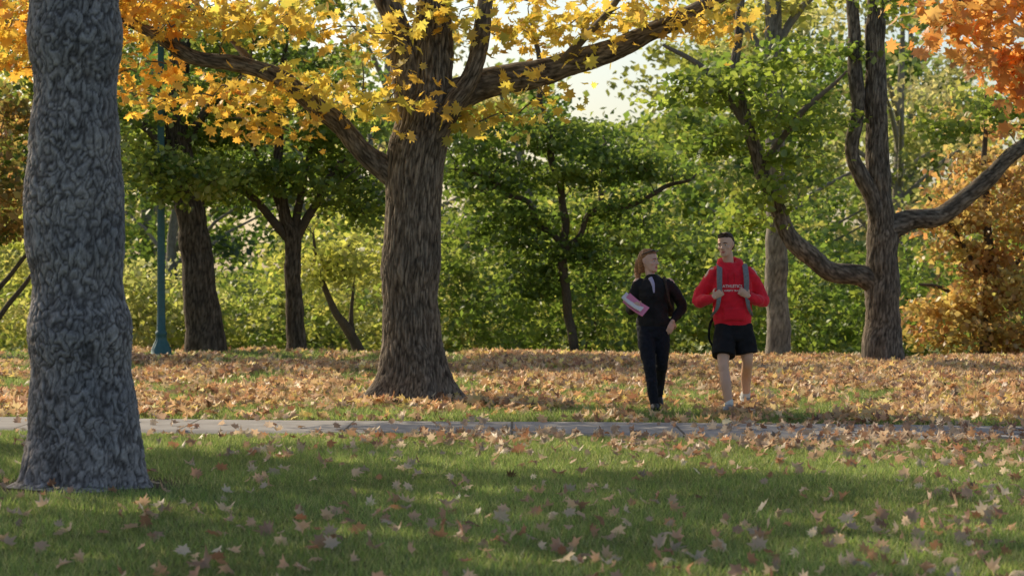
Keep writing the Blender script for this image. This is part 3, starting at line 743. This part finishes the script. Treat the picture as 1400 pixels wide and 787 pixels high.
def hand(b, wrist, d, n_, curl=60, mirror=1, scale=1.0):
    wv = np.array(wrist, float); d = np.array(d, float); d /= np.linalg.norm(d)
    n_ = np.array(n_, float); n_ -= d*np.dot(n_, d); n_ /= np.linalg.norm(n_); s_ = np.cross(d, n_)*mirror
    k = scale
    b.tube([wv, wv+d*.03*k, wv+d*.085*k], [.026*k, .036*k, .038*k], 14, (.42, 1.0), n_)
    for i, (o, L) in enumerate([(-.031, .062), (-.0105, .076), (.0105, .08), (.031, .07)]):
        p = wv+d*.08*k+s_*o*k; pts = [p-d*.02*k, p]; a = 0
        for q, f in enumerate((.45, .32, .23)):
            a += math.radians(curl*(.7 if q == 0 else 1.0))
            p = p+(d*math.cos(a)+n_*math.sin(a))*L*f*k; pts.append(p)
        b.tube(pts, [.0092*k, .0092*k, .0086*k, .008*k, .007*k], 10, step=.008)
    t0 = wv+d*.02*k+s_*.028*k
    b.tube([t0, t0+(s_*.75+d*.55+n_*.25)*.035*k, t0+(s_*.55+d*.65+n_*.65)*.06*k, t0+(s_*.3+d*.6+n_*.9)*.078*k], [.013*k, .011*k, .01*k, .008*k], 10, step=.01)

def shoe(b, sole, ball, dvec, pitch=0.0, L=.28):
    d = Vector(dvec).normalized(); yaw = math.atan2(d.y, d.x)
    M = Matrix.Translation(Vector(ball)) @ Matrix.Rotation(yaw, 4, 'Z') @ Matrix.Rotation(math.radians(pitch), 4, 'Y')
    n0 = len(b.v); n1 = len(sole.v); o = -.72*L
    b.tube([(o+.02*L, 0, .045), (o+.25*L, 0, .055), (o+.55*L, 0, .048), (o+.8*L, 0, .038), (o+.95*L, 0, .03)], [.036, .044, .046, .046, .032], 14, (.9, 1.0), (0, 0, 1))
    b.tube([(o+.25*L, 0, .1), (o+.3*L, 0, .06), (o+.45*L, 0, .055)], [.043, .045, .04], 12)
    sole.tube([(o, 0, .014), (o+.3*L, 0, .014), (o+.6*L, 0, .014), (o+.85*L, 0, .014), (o+.98*L, 0, .016)], [.036, .042, .045, .046, .03], 14, (.32, 1.05), (0, 0, 1))
    b.xf(M, n0); sole.xf(M, n1)
    return tuple(M @ Vector((o+.25*L, 0, .1)))

def hmat(loc, yaw, pitch=0, roll=0, s=1.0):
    return Matrix.Translation(loc) @ Matrix.Rotation(yaw, 4, 'Z') @ Matrix.Rotation(roll, 4, 'Y') @ Matrix.Rotation(pitch, 4, 'X') @ Matrix.Diagonal((s, s, s, 1))

# ---------------- man
mx_, my_ = (1005-700)/135.2, 24.4
man = empty("man", (mx_, my_, float(gz(mx_, my_))+.012))
sh = B(); so_ = B()
aL = shoe(sh, so_, (-.12, -.4, 0), (-.25, -1, 0), -8)
aR = shoe(sh, so_, (.14, .18, .0), (.2, -1, 0), 38)
sh.obj("shoes", M_SHOE, man, .006, 2); so_.obj("soles", M_SOLE, man)
bd = B()
M = hmat((-.088, -.03, 1.56), math.radians(-27), math.radians(2), math.radians(-5), 1.0)
head(man, M, M_SKIN, bd)
bd.tube([(-.06, .02, 1.40), (-.07, .01, 1.5), (-.083, -.005, 1.6)], [.07, .056, .056], 16)
bd.stack([(-.02, 0, .88, .12, .09), (-.02, 0, .98, .14, .1), (-.03, 0, 1.15, .14, .1), (-.035, 0, 1.3, .16, .1), (-.04, .01, 1.4, .13, .08), (-.05, .01, 1.45, .06, .06)])
TL = [(-.1, 0, .9), (-.122, -.1, .71), (-.138, -.2, .5), (-.13, -.225, .4), (-.118, -.255, .3), aL]
TR = [(.07, 0, .9), (.096, -.03, .71), (.118, -.05, .51), (.12, .045, .42), (.124, .14, .34), aR]
for P_ in (TL, TR): bd.tube(P_, [.085, .08, .056, .052, .056, .037], 16)
for pts in ([(-.225, .01, 1.4), (-.31, .03, 1.26), (-.375, .0, 1.12), (-.3, -.1, 1.13), (-.235, -.165, 1.15)], [(.155, .01, 1.4), (.225, .03, 1.26), (.275, .0, 1.12), (.2, -.1, 1.13), (.12, -.165, 1.16)]):
    bd.tube(pts, [.055, .05, .042, .038, .028], 12)
hand(bd, (-.235, -.165, 1.15), (.75, -.12, .5), (.15, 1, .1), 58, 1)
hand(bd, (.12, -.165, 1.16), (-.75, -.12, .5), (-.15, 1, .1), 58, -1)
bd.obj("body", M_SKIN, man, .0055, 3)
hb = B()
hb.stack([(0, .07, .06, .045, .03), (0, .062, .09, .064, .046), (0, .05, .125, .077, .062), (0, .042, .155, .08, .072), (0, .03, .178, .079, .082), (0, .012, .196, .077, .098), (0, .008, .215, .07, .092), (0, .01, .232, .054, .07), (0, .012, .243, .034, .044), (0, .012, .248, .012, .018)], 26)
for k in range(30):
    a = rng.uniform(-1.1, 1.1); yy = rng.uniform(-.07, .06)
    hb.tube([(math.sin(a)*.055, yy, .195+math.cos(a)*.028), (math.sin(a)*.068+.014, yy-.016, .208+math.cos(a)*.032)], [.013, .005], 6)
hb.xf(M); hb.obj("hair", M_HAIRM, man, .005, 2, .012, .018)
h_ = B()
h_.stack([(-.022, 0, .855, .172, .118), (-.022, 0, .9, .186, .13), (-.025, 0, .96, .198, .142), (-.028, 0, 1.1, .195, .142), (-.032, 0, 1.25, .2, .14), (-.036, 0, 1.35, .2, .125), (-.038, .005, 1.42, .165, .105), (-.05, .01, 1.47, .1, .085), (-.055, .01, 1.5, .07, .07)], 28, 2.2)
for pts in ([(-.2, .01, 1.385), (-.3, .035, 1.25), (-.375, .01, 1.115), (-.31, -.09, 1.122), (-.25, -.15, 1.142)], [(.13, .01, 1.385), (.22, .035, 1.25), (.277, .01, 1.115), (.215, -.09, 1.122), (.135, -.15, 1.152)]):
    h_.tube(pts, [.082, .074, .066, .058, .044], 16)
h_.tube([(-.12, -.085, 1.40), (-.15, -.03, 1.47), (-.14, .06, 1.51), (-.06, .1, 1.52), (.03, .06, 1.51), (.045, -.03, 1.47), (.005, -.085, 1.4), (-.055, -.11, 1.365)], [.026, .034, .042, .048, .042, .034, .026, .02], 12)
h_.tube([(-.13, .09, 1.44), (-.06, .12, 1.42), (.01, .09, 1.44)], [.05, .06, .05], 12)
hoodie = h_.obj("red_hoodie", M_RED, man, .010, 3, .034, .08)
pk = B(); pk.tube([(-.12, -.135, .98), (-.02, -.148, .985), (.08, -.135, .98)], [.02, .02, .02], 10, (.45, 3.4), (0, 1, 0)); pk.obj("pouch_pocket", M_RED, man)
ds = B()
for sx_ in (-1, 1): ds.tube([(-.055+sx_*.03, -.125, 1.39), (-.055+sx_*.032, -.15, 1.33), (-.055+sx_*.028, -.157, 1.3)], [.004, .004, .004], 6)
ds.obj("drawstrings", M_REDD, man)
s_ = B()
s_.stack([(-.02, 0, .93, .165, .115), (-.02, 0, .88, .172, .122), (-.018, 0, .8, .185, .132), (-.015, -.02, .74, .188, .135), (-.015, -.03, .71, .16, .11)], 26, 2.3)
s_.tube([(-.1, 0, .87), (-.12, -.09, .71), (-.132, -.16, .56)], [.1, .112, .118], 18, cap=False)
s_.tube([(.07, 0, .87), (.093, -.03, .71), (.112, -.046, .58)], [.1, .112, .118], 18, cap=False)
s_.obj("black_shorts", M_BLACK, man, .009, 2, .02, .08)
sk = B()
for a_ in (aL, aR):
    av = np.array(a_); sk.tube([av+np.array([0, 0, -.02]), av+np.array([0, -.002, .035])], [.044, .043], 12)
sk.obj("socks", M_SOLE, man)
bp_ = B()
for sx_, c_ in ((-1, -.165), (1, .09)):
    bp_.tube([(c_, .15, 1.36), (c_, .1, 1.46), (c_, .0, 1.485), (c_+sx_*.003, -.095, 1.44), (c_+sx_*.008, -.155, 1.34), (c_+sx_*.01, -.17, 1.2), (c_+sx_*.03, -.165, 1.05), (c_+sx_*.075, -.06, .97), (c_+sx_*.07, .1, .95)], [.027, .028, .028, .028, .028, .026, .018, .011, .01], 12, (.25, 1), (0, 0, 1))
bp_.obj("backpack_straps", M_GREY, man)
bk = B(); bk.stack([(-.04, .21, .93, .11, .05), (-.04, .22, .96, .145, .085), (-.04, .23, 1.1, .155, .1), (-.04, .22, 1.28, .15, .09), (-.04, .2, 1.4, .12, .07), (-.04, .19, 1.44, .07, .04)], 24, 3)
bk.tube([(-.16, .15, .97), (-.235, .1, .9), (-.26, .07, .78), (-.25, .06, .7), (-.225, .06, .66)], [.016, .014, .013, .012, .01], 10, (.4, 1), (0, 1, 0))
bk.obj("backpack", M_BLACK, man)

# ---------------- woman
wx_, wy_ = (893-700)/133.3, 24.75
wo = empty("woman", (wx_, wy_, float(gz(wx_, wy_))+.012))
sh = B(); so_ = B()
aL = shoe(sh, so_, (.0, -.36, 0), (.0, -1, 0), -8, .25); aR = shoe(sh, so_, (.07, .16, 0), (.1, -1, 0), 40, .25)
sh.obj("shoes", M_DSHOE, wo, .006, 2); so_.obj("soles", M_DSHOE, wo)
bd = B()
M = hmat((-.04, .0, 1.405), math.radians(55), math.radians(-3), 0, .98)
head(wo, M, M_SKINW, bd)
bd.tube([(-.01, .02, 1.29), (-.025, .015, 1.36), (-.045, .01, 1.45)], [.06, .048, .047], 16)
bd.stack([(0, 0, .86, .12, .09), (0, 0, .95, .13, .09), (0, 0, 1.08, .11, .08), (.005, 0, 1.22, .13, .09), (.005, .01, 1.31, .11, .07), (0, .01, 1.36, .05, .05)])
LL_ = [(-.08, 0, .84), (-.07, -.09, .66), (-.048, -.18, .47), (-.035, -.2, .36), (-.025, -.225, .25), aL]
LR_ = [(.08, 0, .84), (.082, -.02, .66), (.082, -.03, .48), (.078, .06, .38), (.075, .13, .3), aR]
for P_ in (LL_, LR_): bd.tube(P_, [.085, .08, .055, .047, .045, .034], 16)
bd.tube([(-.16, .01, 1.3), (-.2, .03, 1.17), (-.225, .02, 1.04), (-.215, -.08, 1.035), (-.2, -.17, 1.045)], [.05, .043, .037, .033, .024], 12)
bd.tube([(.165, .01, 1.3), (.24, .04, 1.18), (.3, .06, 1.06), (.25, .01, .98), (.195, -.07, .905)], [.05, .043, .037, .033, .024], 12)
hand(bd, (-.2, -.17, 1.045), (.15, -.9, .12), (.05, .1, 1), 48, -1, .9)
hand(bd, (.195, -.07, .905), (-.35, -.2, -1), (-.2, 1, .0), 22, 1, .9)
bd.obj("body", M_SKINW, wo, .0055, 3)
hb = B()
hb.stack([(0, .09, .0, .035, .03), (0, .08, .04, .053, .042), (0, .066, .08, .068, .056), (0, .052, .12, .079, .068), (0, .042, .155, .081, .08), (0, .024, .18, .08, .094), (0, .01, .198, .076, .1), (0, .01, .222, .063, .085), (0, .012, .242, .04, .056), (0, .012, .25, .014, .02)], 26)
hb.ell((0, .115, .1), (.05, .05, .06))
hb.tube([(0, .13, .1), (.01, .15, .03), (.0, .14, -.05), (.005, .12, -.1)], [.035, .036, .028, .012], 12)
hb.xf(M); hb.obj("hair", M_HAIRW, wo, .005, 2, .01, .025)
sg = B()
sg.tube([(-.083, .03, .19), (-.075, -.06, .215), (-.04, -.09, .222), (0, -.097, .22), (.04, -.09, .222), (.075, -.06, .215), (.083, .03, .19)], [.004, .006, .01, .005, .01, .006, .004], 8)
sg.xf(M); sg.obj("sunglasses", M_IRIS, wo)
j = B()
j.stack([(0, 0, .85, .165, .115), (0, 0, .9, .172, .125), (0, 0, .98, .155, .115), (0, 0, 1.08, .145, .105), (.002, -.01, 1.18, .158, .118), (.004, -.008, 1.25, .165, .115), (.004, .005, 1.31, .14, .09), (0, .01, 1.345, .09, .072), (-.008, .012, 1.375, .064, .064), (-.012, .012, 1.385, .06, .06)], 26, 2.1)
j.tube([(-.145, .01, 1.285), (-.195, .03, 1.17), (-.228, .025, 1.035), (-.22, -.07, 1.03), (-.203, -.145, 1.04)], [.066, .06, .054, .046, .036], 16)
j.tube([(.15, .01, 1.285), (.235, .04, 1.18), (.3, .06, 1.06), (.255, .015, .985), (.205, -.05, .925)], [.066, .06, .055, .048, .038], 16)
j.obj("black_jacket", M_JACK, wo, .009, 3, .026, .08)
sh_ = B(); sh_.tube([(-.035, -.08, 1.35), (-.01, -.115, 1.29), (0, -.128, 1.2)], [.022, .018, .008], 8, (.4, 1), (0, 1, 0)); sh_.obj("shirt", M_SHIRT, wo)
zp = B(); zp.tube([(0, -.128, 1.2), (0, -.116, 1.08), (0, -.128, .96), (0, -.13, .87)], [.003]*4, 6, (.5, 1), (0, 1, 0)); zp.obj("zip", M_BLACK, wo)
jn = B()
jn.stack([(0, 0, .9, .15, .105), (0, 0, .84, .166, .118), (0, 0, .78, .165, .115), (0, -.01, .73, .14, .1)], 24, 2.2)
jn.tube(LL_, [.092, .088, .066, .06, .055, .05], 16); jn.tube(LR_, [.092, .088, .066, .06, .055, .05], 16)
jn.obj("jeans", M_JEAN, wo, .009, 2, .018, .06)
def slab(name, c, ux, uy, hw, hh_, th_, mat, par):
    c = Vector(c); ux = Vector(ux).normalized(); uy = (Vector(uy)-ux*Vector(uy).dot(ux)).normalized(); un = ux.cross(uy); b_ = B()
    n0 = 8; R = []
    for k in range(n0+1):
        t_ = -1+2*k/n0; o = un*(.012*t_*t_)
        R.append([c+ux*hw*t_+uy*hh_+un*th_+o, c+ux*hw*t_-uy*hh_+un*th_+o, c+ux*hw*t_-uy*hh_-un*th_+o, c+ux*hw*t_+uy*hh_-un*th_+o])
    b_.rings(R); ob = b_.obj(name, mat, par)
    for p in ob.data.polygons: p.use_smooth = False
slab("magazine", (-.195, -.262, 1.072), (.8, -.1, -.6), (.3, .75, .6), .125, .085, .005, M_PINK, wo)
slab("papers", (-.222, -.25, 1.1), (.8, -.1, -.58), (.25, .92, .35), .12, .085, .006, M_PAPER, wo)
sb = B(); sb.tube([(.12, .1, 1.2), (.115, .08, 1.32), (.11, .02, 1.36), (.115, -.07, 1.32), (.14, -.125, 1.2), (.16, -.11, 1.1), (.2, .0, 1.02), (.17, .12, 1.05)], [.014]*8, 8, (.3, 1), (0, 0, 1)); sb.stack([(.1, .17, .95, .1, .04), (.1, .18, 1.0, .13, .06), (.1, .18, 1.16, .13, .06), (.1, .16, 1.22, .1, .03)], 20, 3)
sb.obj("shoulder_bag", simple_mat("brown_canvas", (.05, .035, .025), .8, .2, 30, .2), wo)

# ---- chest lettering, draped on the hoodie
bpy.context.view_layer.update()
dg = bpy.context.evaluated_depsgraph_get()
ev = hoodie.evaluated_get(dg); em = ev.to_mesh()
bvh = BVHTree.FromPolygons([v.co.copy() for v in em.vertices], [tuple(p.vertices) for p in em.polygons])
for nm, body, size, zc in (("chest_lettering", "ATHLETICS", .04, 1.25), ("chest_lettering_small", "VARSITY TRACK", .024, 1.21)):
    cu = bpy.data.curves.new(nm, 'FONT'); cu.body = body; cu.size = size; cu.align_x = 'CENTER'; cu.offset = .0008
    to = bpy.data.objects.new(nm+"_src", cu); COL.objects.link(to); bpy.context.view_layer.update()
    tm = bpy.data.meshes.new_from_object(to.evaluated_get(bpy.context.evaluated_depsgraph_get()))
    bpy.data.objects.remove(to)
    for v in tm.vertices:
        X_, Z_ = v.co.x-.04, v.co.y+zc
        hit = bvh.ray_cast(Vector((X_, -1, Z_)), Vector((0, 1, 0)))
        yv = hit[0].y-.005 if hit[0] else -.15
        v.co = Vector((X_, yv, Z_))
    tm.materials.clear(); tm.materials.append(M_WHITE)
    o = bpy.data.objects.new(nm, tm); COL.objects.link(o); o.parent = man
ev.to_mesh_clear()
